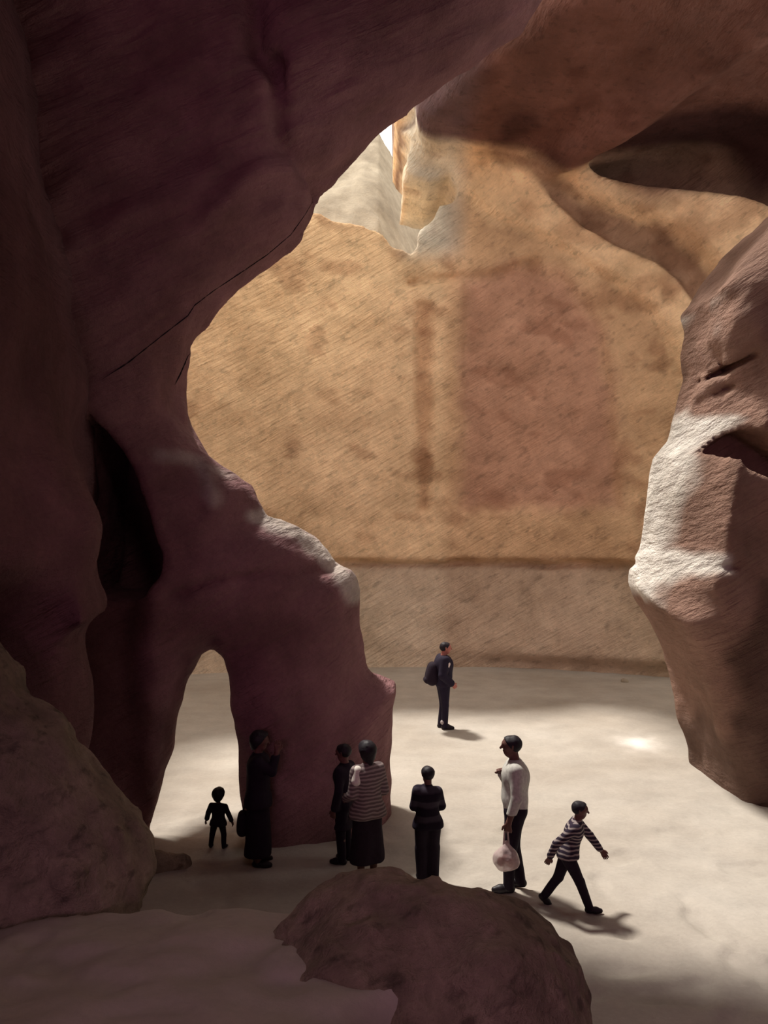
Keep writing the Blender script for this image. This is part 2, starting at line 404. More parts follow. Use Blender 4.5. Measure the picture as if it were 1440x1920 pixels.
yb += .14 * sstep(.06, -.12, panel)
slot = poly_sdf([bp(*p) for p in [(782, 960), (778, 560), (815, 560), (812, 960)]], X2, Z2)
yb += .12 * sstep(.06, -.1, slot)
F = (yb[:, None, :] - Y).astype(np.float32) * .9
# roof over the right half; the left half is open to the sky
XY, YX = np.meshgrid(ax[0], ax[1], indexing='ij')
zc = 14.2 + .25 * np.sin(XY * .7 + 1) - .05 * np.maximum(XY - 7, 0) ** 2 - .5 * np.exp(-((XY - 6.2 + .5 * (YX - 18)) / .7) ** 2)
xe = .8 + .55 * np.maximum(20 - YX, 0) + .25 * fbm(XY, YX, XY * 0, 1.5, 2)
fc = zc[:, :, None] - Z
fc = smax(fc.astype(np.float32), ((xe - XY)[:, :, None] + 0 * Z).astype(np.float32), .5)
fl = (X + 8.3 + .02 * (Z - 4) ** 2 + 0 * Y).astype(np.float32) * -1
fl = -(-fl)
fl = ((X + 8.3) + 0 * Y + 0 * Z).astype(np.float32)
F = smin(F, fc, .9)
F = smin(F, fl, .8)
rim = poly_sdf([bp(*p) for p in RIM_PX], X2, Z2) + .16 * fbm(X2, X2 * 0 + 3, Z2, .7, 3, 95)
F = smax(F, np.where(X + 0 * Y > -9, -rim[:, None, :], -1).astype(np.float32), .06)
F = np.where((Z > 13.2) & (X < .2) & (Y > 12.6), 1, F).astype(np.float32)
F = rough(F, ax, .16, 2.0, 3, 11.0)
F = rough(F, ax, .06, .45, 3, 12.0, (.7, 1, 1.4))
V, Q = nets(seal(F), (ax[0][0], ax[1][0], ax[2][0]), h)
# stains in the stone: a redder smooth panel, a dark water streak, a greyer foot; painted shade and rib light too
vx, vz = V[:, 0], V[:, 2]
tint = np.ones((len(V), 3))
def stain_shade(c, m):
    global tint
    tint *= 1 - m[:, None] * (1 - np.array(c))
n = fbm(vx, V[:, 1], vz, .6, 3, 20)
stain_shade((.78, .68, .76), sstep(.35, -.35, poly_sdf([bp(*p) for p in [(868, 955), (868, 520), (960, 500), (1050, 520), (1110, 600), (1135, 720), (1150, 955)]], vx, vz) + .2 * n))
stain_shade((.70, .60, .56), sstep(.15, -.15, poly_sdf([bp(*p) for p in [(785, 960), (780, 560), (812, 560), (810, 960)]], vx, vz) + .1 * n))
stain_shade((.86, .98, 1.2), sstep(3.2, 2.9, vz))
vy = V[:, 1]
stain_shade((.21, .14, .18), sstep(21.3, 20.6, vy) * sstep(12.2, 13.2, vz))  # roof painted darker, standing in for the light falling off
blot = fbm(vx * 1.0 + vz * .4, vy, vz * 1.5, .9, 4, 31)
stain_shade((.74, .68, .66), sstep(.12, .4, blot) * sstep(3.0, 3.4, vz))
stain_shade((.72, .66, .64), sstep(.0, .3, fbm(vx, vy, vz * 1.6, .5, 3, 33)) * sstep(6.4, 7.2, vx) * sstep(6.5, 7.5, vz) * sstep(11.5, 10, vz))
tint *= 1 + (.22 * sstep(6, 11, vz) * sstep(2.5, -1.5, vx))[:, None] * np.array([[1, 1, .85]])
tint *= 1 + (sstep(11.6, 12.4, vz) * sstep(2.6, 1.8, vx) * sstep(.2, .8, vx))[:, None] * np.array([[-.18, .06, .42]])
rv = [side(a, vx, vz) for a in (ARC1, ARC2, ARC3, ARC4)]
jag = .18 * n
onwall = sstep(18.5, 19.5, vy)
stain_shade((.34, .29, .34), sstep(-.1, .25, rv[0] + jag) * onwall)  # shade in the recess beyond the outer rib, painted in
stain_shade((.48, .42, .44), sstep(-.12, .12, rv[2] + jag) * sstep(.12, -.12, rv[1] + jag) * onwall)  # gap between the ribs tinted darker
tint *= 1 + (.2 * (sstep(-.05, .1, rv[3]) * sstep(.1, -.05, rv[2]) + sstep(-.05, .1, rv[1]) * sstep(.1, -.05, rv[0])))[:, None]  # ribs painted lighter, as if lit from the bright floor
stain_shade((.82, .76, .74), sstep(.1, -.2, rv[3] + jag) * sstep(0, .5, vx - 1.5))
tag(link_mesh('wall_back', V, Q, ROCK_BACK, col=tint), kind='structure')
print('back', len(Q))

# sunlit slope of pale rock above the rim of the shaft
h = .14
ax, (X, Y, Z) = grid3((-9, 23.6, 10), (9, 33, 22), h)
F = ((12.2 + .95 * (Y - 24.2) - Z) * -.72 + .0 * X).astype(np.float32)
F = ((Z - (11.6 + 1.05 * (Y - 24.2) - 2.4 * np.maximum(X + .2, 0))) * .69).astype(np.float32)
F = rough(F, ax, .42, 1.5, 4, 33.0, (1.3, .7, .5))
V, Q = nets(seal(F), (ax[0][0], ax[1][0], ax[2][0]), h)
tag(link_mesh('wall_upper', V, Q, ROCK_PALE, col=np.ones((len(V), 3))), kind='structure')

# ---------------------------------------------------------------- vault and rear of the near chamber (mostly behind the camera)
def sheet(name, f, us, vs_, mat):
    P = np.array([[f(u, v) for v in vs_] for u in us]); n, m = P.shape[:2]
    I = np.arange(n * m).reshape(n, m)
    Q = np.stack([I[:-1, :-1], I[1:, :-1], I[1:, 1:], I[:-1, 1:]], -1).reshape(-1, 4)
    W = P.reshape(-1, 3); W = W + .25 * np.stack([fbm(W[:, 0], W[:, 1], W[:, 2], 2, 2, o) for o in (1, 2, 3)], 1)
    o = link_mesh(name, W, Q, mat, col=np.ones((len(W), 3)))
    s = o.modifiers.new('thickness', 'SOLIDIFY'); s.thickness = .6; s.offset = 1
    return tag(o, kind='structure')
def vault(u, v):                     # u round the arch 0..1, v along the cave
    a = math.pi * u
    return (.8 - 8.8 * math.cos(a), v, max(-.3, 12.6 * math.sin(a) ** .55))
sheet('ceiling', vault, np.linspace(0, 1, 60), np.linspace(-16.5, 10.0, 70), ROCK_FRONT)
tag(link_mesh('wall_rear', [(-9, -16.6, -.5), (10.5, -16.6, -.5), (10.5, -16.6, 14), (-9, -16.6, 14), (-9, -17, -.5), (10.5, -17, -.5), (10.5, -17, 14), (-9, -17, 14)],
    [(0, 1, 2, 3), (7, 6, 5, 4), (0, 4, 5, 1), (1, 5, 6, 2), (2, 6, 7, 3), (3, 7, 4, 0)], ROCK_FRONT, smooth=False, col=np.ones((8, 3))), kind='structure')

# ---------------------------------------------------------------- loose rocks
def rock(name, label, pos, prims, amp, scale, mat, h=.035, off=0.0, cuts=(), group=None, clefts=()):
    """prims: (a, b, ra, rb) round cones in local coordinates; cuts: planes (point, normal) sliced off."""
    F, ax = field([(np.array(a), np.array(b), ra, rb, .18) for a, b, ra, rb in prims], h, .3)
    gx, gy, gz = np.meshgrid(*ax, indexing='ij', sparse=True)
    for p, n_ in cuts:
        n_ = np.array(n_, float); n_ /= np.linalg.norm(n_)
        F = smax(F, ((gx - p[0]) * n_[0] + (gy - p[1]) * n_[1] + (gz - p[2]) * n_[2]).astype(np.float32), .08)
    for a, b, r_ in clefts:
        a, b = np.array(a, float), np.array(b, float); e = b - a
        t = np.clip(((gx - a[0]) * e[0] + (gy - a[1]) * e[1] + (gz - a[2]) * e[2]) / float(e @ e), 0, 1)
        d = np.sqrt((gx - a[0] - t * e[0]) ** 2 + (gy - a[1] - t * e[1]) ** 2 + (gz - a[2] - t * e[2]) ** 2) - r_
        F = smax(F, -d.astype(np.float32), .06)
    F = rough(F, ax, amp, scale, 3, off)
    F = rough(F, ax, amp * .28, scale * .22, 3, off + 3)
    V, Q = nets(seal(F), [a[0] for a in ax], h)
    o = link_mesh(name, V, Q, mat, col=np.ones((len(V), 3)))
    o.location = pos
    return tag(o, label, 'rock', group)
def field(prims, h, pad=.06):
    lo = np.min([np.minimum(a - ra, b - rb) for a, b, ra, rb, k in prims], 0) - pad
    hi = np.max([np.maximum(a + ra, b + rb) for a, b, ra, rb, k in prims], 0) + pad
    ax = [np.arange(l, u + h, h) for l, u in zip(lo, hi)]
    F = np.full([len(a) for a in ax], 1.0, np.float32)
    for a, b, ra, rb, k in prims:
        m = max(ra, rb) + k + pad
        s = []
        for i in range(3):
            i0 = np.searchsorted(ax[i], min(a[i], b[i]) - m); i1 = np.searchsorted(ax[i], max(a[i], b[i]) + m)
            s.append(slice(max(i0 - 1, 0), i1 + 1))
        g = np.meshgrid(*[ax[i][s[i]] for i in range(3)], indexing='ij', sparse=True)
        e = b - a; L = max(float(e @ e), 1e-9)
        t = np.clip(sum((g[i] - a[i]) * e[i] for i in range(3)) / L, 0, 1)
        d = np.sqrt(sum((g[i] - a[i] - t * e[i]) ** 2 for i in range(3))) - (ra + (rb - ra) * t)
        F[tuple(s)] = smin(F[tuple(s)], d.astype(np.float32), k)
    return F, ax

bz = lambda x, y: float(bank(np.array(x), np.array(y)))
# boulder at the foot of the picture: a humped block with a lower shoulder on its right
rock('boulder', 'large dark rough boulder humped in the foreground, nearest to the viewer', (.10, 4.45, 1.05),
     [((-.75, .1, .20), (-.1, .05, .55), .30, .46), ((-.05, .05, .31), (.36, .0, .35), .74, .70), ((.48, -.25, .1), (.58, -.5, .1), .52, .48),
      ((-.1, -.6, -.05), (.34, -1.15, -.1), .6, .62), ((-.2, -.7, -.5), (.42, -1.15, -.6), .6, .64), ((-.95, -.1, .12), (-.3, -.2, .42), .34, .44)], .11, .36, ROCK_DIM, h=.022, off=5.5, clefts=[((.42, -.62, .95), (.50, -1.15, .45), .13), ((.50, -1.15, .45), (.5, -1.6, .1), .12)],
     cuts=[((.42, -.3, .3), (-.2, -.25, 9))][:0])
# leaning boulder on the left
rock('boulder', 'tall dark wedge-shaped boulder leaning against the left cave wall', (-2.42, 5.6, 1.4),
     [((-.6, .1, .2), (-.75, .2, 1.35), .75, .55), ((.1, 0, .3), (-.25, .1, .95), .62, .50), ((.2, -.1, .1), (-.9, -.2, .1), .55, .7)], .17, .55, ROCK_DIM, h=.03, off=17.0,
     cuts=[((.72, 0, .2), (1, -.25, .18))])
rock('rock', 'low dark rock at the foot of the pier beside the small doorway', tuple(ground(312, 1625)),
     [((-.2, .0, 0), (.15, .05, .0), .20, .14)], .05, .25, ROCK_DIM, h=.02, off=9.0)
for (px, py, r_, lab, m_) in [(976, 1757, .045, 'small pale stone lying just right of the large boulder', ROCK_PALE),
                              (1172, 1279, .10, 'pale stone on the far floor near the chamber wall', ROCK_PALE),
                              (935, 1250, .13, 'dark stone at the foot of the far chamber wall', ROCK_DIM)]:
    g = ground(px, py); g[2] = floor_z(g[0], g[1])
    rock('stone', lab, tuple(g), [(np.array((-r_ * .4, 0, r_ * .3)), np.array((r_ * .4, 0, r_ * .2)), r_ * .7, r_ * .55)], r_ * .2, r_, m_, h=r_ / 6, off=px, group='loose stones on the cave floor')

# cracks in the rock face of the wall between the chambers
def crack(pts, r0):
    P = []
    o = Vector((0, 0, EYE))
    for (x0, y0), (x1, y1) in zip(pts[:-1], pts[1:]):
        for t in np.linspace(0, 1, 8, endpoint=False):
            d = Vector(ray(x0 + (x1 - x0) * t, y0 + (y1 - y0) * t)).normalized()
            hit = bvh_front.ray_cast(o, d)
            if hit[0] is not None: P.append(hit[0] + hit[1] * .002)
    V, Q = [], []
    for i, p in enumerate(P):
        r_ = r0 * (.5 + random.random() * .7) * min(1, (i + 1) / 6, (len(P) - i) / 6)
        q = P[min(i + 1, len(P) - 1)] - P[max(i - 1, 0)]; q.normalize()
        a = q.orthogonal().normalized(); b = q.cross(a)
        for k in range(6):
            an = k * math.pi / 3; V.append(p + r_ * (a * math.cos(an) + b * math.sin(an)))
        if i:
            for k in range(6): Q.append((6*i-6+k, 6*i-6+(k+1) % 6, 6*i+(k+1) % 6, 6*i+k))
    link_mesh('crack', V, Q, plain('crack_dark', (.01, .005, .01)), parent=wall_front)
_mats = {}
def plain(name, c, rough_=.85, spec=.2, alpha=1.0):
    if name in _mats: return _mats[name]
    m, nt, b = mk(name); b.inputs['Roughness'].default_value = rough_; b.inputs['Specular IOR Level'].default_value = spec
    tc = node(nt, 'ShaderNodeTexCoord'); f = noise_node(nt, tc.outputs['Object'], 30, 3)
    cc = node(nt, 'ShaderNodeRGB'); cc.outputs[0].default_value = (*c, 1)
    nt.links.new(mul(nt, cc.outputs[0], ramp(nt, f, [(.3, (.8,) * 3), (.7, (1.1,) * 3)])), b.inputs['Base Color'])
    b.inputs['Alpha'].default_value = alpha
    _mats[name] = m; return m
def striped(name, c0, c1, freq, duty=.5):
    m, nt, b = mk(name)
    tc = node(nt, 'ShaderNodeTexCoord'); sp = node(nt, 'ShaderNodeSeparateXYZ'); nt.links.new(tc.outputs['Object'], sp.inputs[0])
    nz = noise_node(nt, tc.outputs['Object'], 6, 2)
    a = node(nt, 'ShaderNodeMath', operation='MULTIPLY_ADD'); a.inputs[1].default_value = .05
    nt.links.new(nz, a.inputs[0]); nt.links.new(sp.outputs['Z'], a.inputs[2])
    s = node(nt, 'ShaderNodeMath', operation='MULTIPLY'); s.inputs[1].default_value = freq; nt.links.new(a.outputs[0], s.inputs[0])
    f = node(nt, 'ShaderNodeMath', operation='FRACT'); nt.links.new(s.outputs[0], f.inputs[0])
    nt.links.new(ramp(nt, f.outputs[0], [(0, c0), (duty - .08, c0), (duty + .08, c1), (.93, c1), (1, c0)]), b.inputs['Base Color'])
    return m
crack([(190, 712), (240, 680), (300, 632), (352, 592), (365, 572), (400, 545), (450, 512), (500, 478), (545, 440), (572, 402), (588, 375)], .007)
crack([(408, 598), (392, 622), (372, 645), (352, 668), (338, 700), (326, 725)], .012)

# ---------------------------------------------------------------- people
SKIN = plain('skin', (.13, .055, .045), .6, .3); SKIN_PALE = plain('skin_ruddy', (.42, .15, .12), .6, .3)
HAIR = plain('dark_hair', (.012, .007, .012), .6, .3)
BLACK = plain('black_cloth', (.014, .007, .016)); NAVY = plain('navy_cloth', (.016, .011, .026)); SHOE = plain('shoe_leather', (.012, .007, .012), .5, .3)
EYEWHITE = plain('eye_white', (.5, .45, .42), .3, .5)
def U(v): v = np.array(v, float); return v / np.linalg.norm(v)
STAND = dict(ankL=(-.05, 0, .045), ankR=(.05, 0, .045), kneL=(-.055, .012, .28), kneR=(.055, .012, .28), hipL=(-.05, 0, .52), hipR=(.05, 0, .52),
    waist=(0, 0, .62), chest=(0, .005, .74), neck=(0, -.005, .83), head=(0, .012, .938), shL=(-.108, 0, .80), shR=(.108, 0, .80),
    elL=(-.14, -.015, .635), elR=(.14, -.015, .635), wrL=(-.14, .03, .49), wrR=(.14, .03, .49))
TODDLER = dict(STAND, ankL=(-.125, 0, .05), ankR=(.10, 0, .05), kneL=(-.105, .01, .22), kneR=(.095, .01, .22), hipL=(-.06, 0, .42), hipR=(.06, 0, .42),
    waist=(0, 0, .52), chest=(0, .005, .62), neck=(0, 0, .71), head=(0, .01, .865), shL=(-.12, 0, .68), shR=(.12, 0, .68),
    elL=(-.175, .01, .56), elR=(.175, .01, .56), wrL=(-.215, .03, .45), wrR=(.215, .03, .45))

def person(label, px, py, H, facing, J, head_scale=1.0, head_dir=None, toes=None, curl=.5, hands=None, stocky=1.0,
           top=None, hem=.53, legs=None, skirt=None, skin=SKIN, hair_long=0.0, hair_wide=0.0, shoes=SHOE, fore=None, hair=HAIR, top_name='jacket', legs_name='trousers', bulk=.011, baggy=0.0):
    g = ground(px, py); z = float(floor_z(g[0], g[1])) - .004
    root = bpy.data.objects.new('person', None); COL.objects.link(root); root.empty_display_size = .2
    root.location = (g[0], g[1], z); root.rotation_euler = (0, 0, math.atan2(-facing[0], facing[1]))
    tag(root, label, 'person', 'visitors in the cave')
    P = {k: np.array(v, float) * H for k, v in J.items()}
    w = stocky
    def cap(a, b, ra, rb, k=.02): return (np.array(a, float), np.array(b, float), ra * H, rb * H, k * H)
    X1 = np.array((1., 0, 0)); sx = lambda p, d: (p - X1 * d * H, p + X1 * d * H)
    sh = U(P['shR'] - P['shL']); hp = U(P['hipR'] - P['hipL'])
    off = lambda p, ax_, d: (p - ax_ * d * H, p + ax_ * d * H)
    pel = (P['hipL'] + P['hipR']) / 2
    torso = [cap(*off(pel + (0, -.005 * H, .02 * H), hp, .035 * w), .058 * w, .058 * w, .04), cap(*off(P['waist'], hp, .035 * w), .052 * w, .052 * w, .05),
             cap(*off(P['chest'], sh, .045 * w), .062 * w, .062 * w, .05), cap(*off((P['shL'] + P['shR']) / 2 - (0, 0, .012 * H), sh, .075), .040, .040, .05),
             cap(P['waist'], P['chest'], .06 * w, .065 * w, .05)]
    neck = [cap(P['neck'] - (0, 0, .02 * H), P['head'] - (0, .01 * H, .035 * H), .036, .030, .02)]
    arms, handp = {}, []
    for s in 'LR':
        sg = -1 if s == 'L' else 1
        arms[s] = [cap(P['sh' + s], P['el' + s], .034 * w, .026, .02), cap(P['el' + s], P['wr' + s], .026, .018, .01)]
        d = U(P['wr' + s] - P['el' + s]) if not hands or s not in hands else U(hands[s])
        n_ = U(np.cross(d, (0, sg * 1.0, .0))) if abs(d[1]) < .95 else np.array((-sg, 0, 0.))
        n_ = U(np.array((-sg, 0, 0.)) - d * (-sg * d[0])) if abs(d[0]) < .9 else U(np.array((0, 0, 1.)) - d * d[2])   # palm faces the thigh
        t_ = np.cross(n_, d)                                                    # across the palm
        if t_ @ np.array((0, 1., .2)) < 0: t_ = -t_                               # thumb side to the front
        W = P['wr' + s]; hh = H * (1.0 if head_scale < 1.3 else 1.1)
        for q in (-.015, 0, .015): handp.append((W + d * .006 * hh, W + d * .048 * hh + t_ * q * hh, .013 * hh, .0105 * hh, .012 * hh))
        cu = curl if not isinstance(curl, dict) else curl[s]
        for q, L in ((-.0205, .034), (-.007, .043), (.0068, .047), (.0205, .042)):
            b0 = W + d * .050 * hh + t_ * q * hh
            d1 = U(d * math.cos(cu * .6) + n_ * math.sin(cu * .6)); d2 = U(d * math.cos(cu * 1.8) + n_ * math.sin(cu * 1.8))
            b1 = b0 + d1 * L * .5 * hh; b2 = b1 + d2 * L * .5 * hh
            handp += [(b0, b1, .0064 * hh, .0060 * hh, .003 * hh), (b1, b2, .0060 * hh, .0052 * hh, .002 * hh)]
        b0 = W + d * .016 * hh + t_ * .016 * hh; d1 = U(d * .7 + t_ * .6 + n_ * .25); b1 = b0 + d1 * .026 * hh
        b2 = b1 + U(d * .9 + t_ * .15 + n_ * .35) * .022 * hh
        handp += [(b0, b1, .009 * hh, .0074 * hh, .006 * hh), (b1, b2, .0072 * hh, .0062 * hh, .002 * hh)]
    legp, shoep = {}, {}
    for s in 'LR':
        legp[s] = [cap(P['hip' + s], P['kne' + s], .056 * w, .036, .02), cap(P['kne' + s], P['ank' + s], .036, .023, .012),
                   cap(P['kne' + s] * .7 + P['ank' + s] * .3 - (0, .01 * H, 0), P['kne' + s] * .45 + P['ank' + s] * .55 - (0, .008 * H, 0), .030, .026, .02)]
        td = U((toes or {}).get(s, (-.15 if s == 'L' else .15, 1, 0)))
        a = P['ank' + s]
        dn = U(np.cross(td, np.cross((0, 0, -1.), td)))
        shoep[s] = [(a - td * .018 * H + dn * .020 * H, a + td * .055 * H + dn * .022 * H, .026 * H, .026 * H, .02 * H), (a + td * .05 * H + dn * .024 * H, a + td * .092 * H + dn * .027 * H, .026 * H, .020 * H, .02 * H),
                    (a, a + dn * .015 * H, .027 * H, .028 * H, .015 * H)]
    # head
    f = U(head_dir if head_dir is not None else (0, 1, 0)); r = U(np.cross(f, (0, 0, 1.))); u = np.cross(r, f)
    C = P['head']; S = H * head_scale
    hpnt = lambda x, y, z_: C + (r * x + f * y + u * z_) * S
    hc = lambda a, b, ra, rb, k: (hpnt(*a), hpnt(*b), ra * S, rb * S, k * S)
    cran = [hc((0, -.016, .012), (0, .012, .012), .049, .047, .02)]
    face = [hc((0, .012, -.01), (0, .024, -.038), .040, .027, .03), hc((-.012, .02, -.05), (.012, .02, -.05), .017, .017, .02),
            hc((0, .057, .004), (0, .070, -.016), .006, .0085, .008), hc((-.02, .052, .015), (.02, .052, .015), .008, .008, .01),
            hc((-.010, .050, -.034), (.010, .050, -.034), .0055, .0055, .004), hc((-.046, -.006, -.008), (-.048, -.008, .008), .008, .010, .004), hc((.046, -.006, -.008), (.048, -.008, .008), .008, .010, .004)]
    body = torso + neck + arms['L'] + arms['R'] + legp['L'] + legp['R'] + cran + face + handp + shoep['L'][2:] + shoep['R'][2:]
    hb = .0062 if H > 1.4 else .0052
    F, ax = field(body, hb)
    V, Q = nets(seal(F), [a[0] for a in ax], hb); link_mesh('body', V, Q, skin, root)
    for e in (-1, 1):
        F, ax = field([hc((e * .017, .046, .002), (e * .017, .0462, .002), .0085, .0085, .001)], .0022, .01)
        V, Q = nets(seal(F), [a[0] for a in ax], .0022); link_mesh('eye', V, Q, EYEWHITE, root)
    # hair
    hl = [(a, b, ra + (.007 + hair_wide) * S, rb + (.006 + hair_wide) * S, k) for a, b, ra, rb, k in cran]
    if hair_long:
        hl += [hc((0, -.03, .0), (0, -.035, -.03 - hair_long), .042, .03, .03), hc((-.025, -.02, .0), (-.03, -.02, -.03 - hair_long * .8), .03, .02, .03), hc((.025, -.02, 0), (.03, -.02, -.03 - hair_long * .8), .03, .02, .03)]
    F, ax = field(hl, .008)
    gx, gy, gz = np.meshgrid(*ax, indexing='ij', sparse=True)
    pl = U(f * .80 - u * .62); c0 = C + (f * .022 + u * .012) * S
    F = smax(F, ((gx - c0[0]) * pl[0] + (gy - c0[1]) * pl[1] + (gz - c0[2]) * pl[2]).astype(np.float32), .01)
    F = rough(F, ax, .004 + .1 * hair_wide, .03, 2, H)
    V, Q = nets(seal(F), [a[0] for a in ax], .008); link_mesh('hair', V, Q, hair, root)
    ch = .009
    inf = lambda pr, d: [(a, b, ra + d * H, rb + d * H, k) for a, b, ra, rb, k in pr]
    def cloth(name, prims, mat, lo=None, hi=None, fold=.005, fs=.09):
        F, ax = field(prims, ch)
        gz = ax[2][None, None, :]
        F = rough(F, ax, fold * 1.4, fs, 2, H * 7, (1, 1, .45))
        if lo is not None: F = smax(F, (lo * H - gz + 0 * F).astype(np.float32), .015)
        if hi is not None: F = smax(F, (gz - hi * H + 0 * F).astype(np.float32), .012)
        V, Q = nets(seal(F), [a[0] for a in ax], ch); return link_mesh(name, V, Q, mat, root)
    for s in 'LR':
        F, ax = field(shoep[s], .007)
        F = smax(F, (.002 - ax[2][None, None, :] + 0 * F).astype(np.float32), .006)
        V, Q = nets(seal(F), [a[0] for a in ax], .007); link_mesh('shoe', V, Q, shoes, root)
    tp = inf(torso, bulk)
    for s in 'LR':
        fr = (fore or {}).get(s, .93); a, b = P['el' + s], P['wr' + s]
        tp += inf([arms[s][0], (a, a + (b - a) * fr, .027 * H, .022 * H, .01 * H)], bulk * .9)
    if hem < .5:
        tp += inf([cap(*off(pel - (0, 0, .03 * H), hp, .04 * w), .058 * w, .058 * w, .05), cap(*off((pel[0], pel[1], hem * H) if hem > .3 else (0, 0, hem * H), hp, .05 * w), .060 * w, .062 * w, .1)], bulk)
    tp.append(cap(P['neck'] - (0, 0, .01 * H), P['neck'] + (0, 0, .02 * H), .046, .040, .02))
    cloth(top_name, tp, top, hem, J['neck'][2] + .022)
    if skirt:
        zt, zb, rt, rb = skirt
        sk = [cap(*off(np.array((pel[0], pel[1], zt * H)), hp, .03), rt, rt, .03)]
        for q in np.linspace(0, 1, 6)[1:]: sk.append(cap(*off(np.array((pel[0] * (1 - q), pel[1] * (1 - q), (zt + (zb - zt) * q) * H)), hp, .03 + .01 * q), rt + (rb - rt) * q, rt + (rb - rt) * q, .06))
        cloth('skirt', sk, legs, zb, zt + .05, .010, .12)
    else:
        lg = inf(torso[:1], .009)
        for s in 'LR':
            k_, a_ = P['kne' + s], P['ank' + s]
            lg += inf([legp[s][0]], .008 + baggy * .6) + [cap(k_, a_ + (a_ - k_) * .03, .044 + baggy, .036 + baggy, .012)]
        cloth(legs_name, lg, legs, None, J['waist'][2] - .02)
    return root, P
def part(parent, name, prims, mat, h=.008, amp=0.0, cut_lo=None):
    F, ax = field([(np.array(a, float), np.array(b, float), ra, rb, k) for a, b, ra, rb, k in prims], h)
    if amp: F = rough(F, ax, amp, .08, 2, 5)
    if cut_lo is not None: F = smax(F, (cut_lo - ax[2][None, None, :] + 0 * F).astype(np.float32), .01)
    V, Q = nets(seal(F), [a[0] for a in ax], h); return link_mesh(name, V, Q, mat, parent)
def carried(name, label, cat, holder):
    o = bpy.data.objects.new(name, None); COL.objects.link(o); o.location = holder.location; o.rotation_euler = holder.rotation_euler; o.empty_display_size = .1
    return tag(o, label, cat)

# far man with the rucksack
H = 1.76
far, P = person('man in dark jacket and trousers standing alone in the middle of the far sunlit floor', 831, 1366, H, (.98, .12), dict(STAND, elL=(-.15, -.035, .64), elR=(.15, -.035, .64), wrL=(-.125, .075, .54), wrR=(.125, .075, .54),
    ankL=(-.045, -.02, .045), ankR=(.045, .01, .045), head=(0, .03, .935)), top=NAVY, legs=NAVY, hem=.50, skin=SKIN_PALE, stocky=1.2, bulk=.024)
part(far, 'shoulder_patch', [(P['shR'] + np.array((.028, .03, -.03)) * H, P['shR'] + np.array((.034, .022, -.055)) * H, .05, .045, .01)], plain('white_patch', (.75, .62, .6)))['label'] = 'small white patch on the shoulder'
part(far, 'sock', [((.05 * H, -.015 * H, .085 * H), (.055 * H, .018 * H, .12 * H), .05, .045, .01)], plain('grey_sock', (.45, .4, .4)))['label'] = 'pale strip at the ankle'
bp_ = carried('backpack', 'dark rucksack on the back of the man on the far floor', 'backpack', far)
part(bp_, 'main_bag', [((-.07, -.24, 1.02), (.07, -.24, 1.02), .13, .13, .08), ((-.065, -.225, 1.14), (.065, -.225, 1.14), .125, .125, .08), ((-.06, -.21, 1.26), (.06, -.21, 1.26), .10, .10, .08)], BLACK, .01)
part(bp_, 'front_pocket', [((-.06, -.335, 1.0), (.06, -.335, 1.0), .07, .07, .04)], BLACK, .01)
for e in (-1, 1):
    part(bp_, 'strap', [((e * .11, -.17, 1.30), (e * .12, -.02, 1.475), .018, .018, .01), ((e * .12, -.02, 1.475), (e * .11, .125, 1.36), .018, .018, .01), ((e * .11, .125, 1.36), (e * .13, .10, 1.15), .016, .016, .01)], BLACK, .008)

# man in the white shirt with a bag
H = 1.73
WHITE = plain('white_shirt_cloth', (.52, .50, .46))
wm, P = person('man in a white shirt and dark trousers standing in profile, holding a plastic bag', 966, 1668, H, (-1, .12), dict(STAND, elL=(-.145, -.005, .635), wrL=(-.14, .045, .485), elR=(.135, .03, .64), wrR=(.075, .085, .735),
    ankL=(-.045, .045, .045), ankR=(.05, -.035, .045), kneL=(-.05, .035, .28), waist=(0, .005, .62), chest=(0, -.005, .74), neck=(0, -.005, .83), head=(0, .022, .938)),
    top=WHITE, legs=BLACK, hem=.535, hands={'L': (0, .1, -1), 'R': (-.7, .15, .6)}, curl={'L': 1.1, 'R': .5}, stocky=1.12, top_name='shirt', bulk=.010)
pb = carried('plastic_bag', 'whitish plastic carrier bag hanging from the hand of the white-shirted man', 'bag', wm)
x0, y0 = P['wrL'][0] - .01, P['wrL'][1] + .03
BAG = plain('bag_film', (.62, .47, .46), .35, .4, .66)
part(pb, 'bag', [((x0, y0 - .03, .43), (x0, y0 + .03, .43), .115, .115, .05), ((x0, y0, .50), (x0, y0, .62), .08, .025, .08)], BAG, .008, .014)
for e in (-1, 1):
    part(pb, 'handle', [((x0, y0 + e * .028, .60), (x0, y0 + e * .018, .74), .012, .010, .01)], BAG, .006)
for q, (dx, dy, dz) in enumerate([(0, -.05, .40), (0, .055, .41), (-.02, .0, .45)]):
    part(pb, 'contents', [((x0 + dx, y0 + dy, dz), (x0 + dx, y0 + dy, dz), .05, .05, .01)], plain('reddish_fruit', (.30, .10, .09), .5), .008)

# striding boy
H = 1.22
wb, P = person('small boy in a striped jumper striding across the sunlit floor, arms swinging', 1064, 1702, H, (.98, -.18), dict(STAND,
    ankL=(-.05, -.20, .075), kneL=(-.05, -.075, .255), ankR=(.05, .185, .05), kneR=(.05, .105, .265), hipL=(-.048, .0, .475), hipR=(.048, .005, .475), waist=(0, .025, .575), chest=(0, .06, .685), neck=(0, .085, .775), head=(0, .112, .880),
    shL=(-.10, .085, .745), shR=(.10, .07, .745), elL=(-.135, .205, .605), wrL=(-.13, .295, .49), elR=(.16, -.10, .625), wrR=(.15, -.15, .51)),
    head_scale=1.08, head_dir=(0, 1, -.1), toes={'L': (-.1, .75, -.65), 'R': (.1, 1, .12)}, curl=.4, top=striped('boy_stripes', (.03, .02, .035), (.30, .25, .24), 24, .6), legs=BLACK, hem=.47, top_name='jumper')

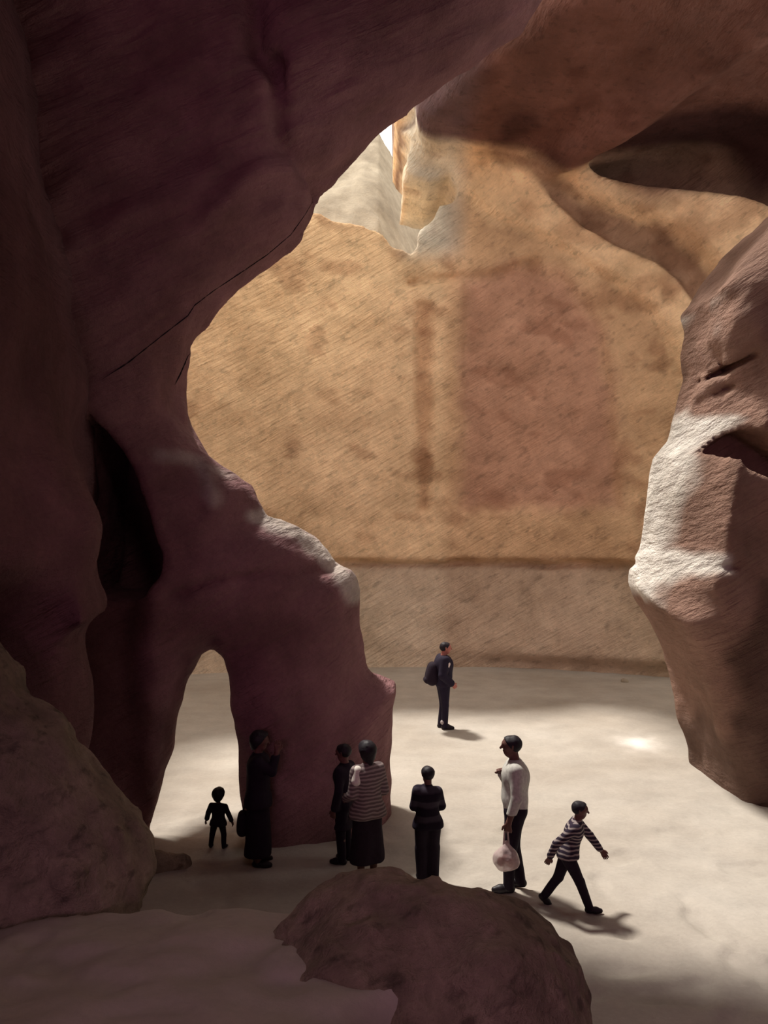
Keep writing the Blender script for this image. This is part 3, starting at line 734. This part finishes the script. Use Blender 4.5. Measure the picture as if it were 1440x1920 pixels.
# boy seen from behind
H = 1.31
sb, P = person('boy in a dark jumper with faint grey bands standing behind the large boulder', 802, 1652, H, (-.25, 1), dict(STAND, elL=(-.118, .03, .65), elR=(.138, .02, .64), wrL=(-.04, .105, .62), wrR=(.05, .105, .60),
    shL=(-.095, 0, .805), shR=(.095, 0, .775), head=(.005, .012, .935)), head_scale=1.06, hands={'L': (.9, .4, .1), 'R': (-.9, .4, .1)}, top=striped('grey_band', (.012, .007, .016), (.045, .035, .05), 6.2, .55), legs=BLACK, hem=.47, top_name='jumper', baggy=.016)

# woman in the grey striped sweater
H = 1.61
wo, P = person('woman in a grey striped sweater and long dark skirt beside the rock pillar', 689, 1654, H, (-.5, .85), dict(STAND, shL=(-.095, 0, .80), shR=(.095, 0, .80), elL=(-.125, .0, .64), elR=(.13, -.01, .64), wrL=(-.11, .125, .58), wrR=(.11, .12, .57)),
    top=striped('sweater_stripes', (.13, .095, .095), (.30, .24, .23), 24, .5), legs=plain('skirt_cloth', (.022, .012, .022)), hem=.47, skirt=(.55, .15, .066, .088), hair_long=.055, hair_wide=.006, top_name='sweater', stocky=1.0)
part(wo, 'hair_clip', [((.055, -.01, .985 * H), (.03, -.045, .995 * H), .010, .010, .004)], plain('pale_clip', (.8, .75, .7), .3, .6), .004)['label'] = 'pale hair clip'
part(wo, 'lit_shoulder', [(P['shL'] + np.array((.01, -.02, .012)), P['shL'] + np.array((-.02, -.045, -.09)), .062, .058, .02)], plain('lit_shoulder_white', (.80, .74, .66)), .008)['label'] = 'white patch standing in for the sunlit shoulder'  # sunlight on the shoulder, put in as an added white shape

# youth beside her
H = 1.43
person('youth in a long dark coat standing just left of the woman in the striped sweater', 646, 1617, H, (-.85, .35), dict(STAND, elL=(-.14, -.01, .64), elR=(.14, -.01, .64)), head_scale=1.05, top=BLACK, legs=BLACK, hem=.30, top_name='coat', head_dir=(0, 1, -.15))

# person in the shade with a raised hand
H = 1.60
dp, P = person('person in long black clothes in deep shade by the doorway, one hand raised', 484, 1620, H, (.92, .1), dict(STAND, elR=(.12, .105, .735), wrR=(.085, .14, .865), elL=(-.145, -.06, .64), wrL=(-.14, -.04, .50)),
    hands={'R': (-.1, .1, 1)}, curl={'L': .5, 'R': .35}, top=BLACK, legs=BLACK, hem=.46, skirt=(.55, .09, .075, .10), hair_wide=.012, hair_long=.02, top_name='coat', stocky=1.15, head_dir=(0, 1, -.1))
part(dp, 'collar', [((.05, .08, .805 * H), (.015, .105, .785 * H), .022, .02, .01)], plain('grey_collar', (.10, .08, .10)), .006)['label'] = 'greyish collar'
sbg = carried('shoulder_bag', 'black bag hanging behind the hip of the person in black by the doorway', 'bag', dp)
part(sbg, 'bag', [((-.08, -.19, .42), (.02, -.19, .42), .07, .07, .05), ((-.08, -.19, .50), (.02, -.19, .50), .07, .07, .05), ((-.08, -.19, .58), (.02, -.19, .58), .06, .06, .05)], BLACK, .01)
part(sbg, 'strap', [((-.06, -.19, .62), (-.10, -.06, 1.2), .012, .012, .01), ((-.10, -.06, 1.2), (-.12, -.0, 1.325), .012, .012, .01)], BLACK, .008)

# toddler
H = .79
person('toddler with shaggy hair silhouetted in the small rock doorway', 409, 1590, H, (.2, 1), TODDLER, head_scale=1.42, top=BLACK, legs=BLACK, hem=.37, hair_wide=.016, hair_long=.022, top_name='tunic', curl=.4, bulk=.016)
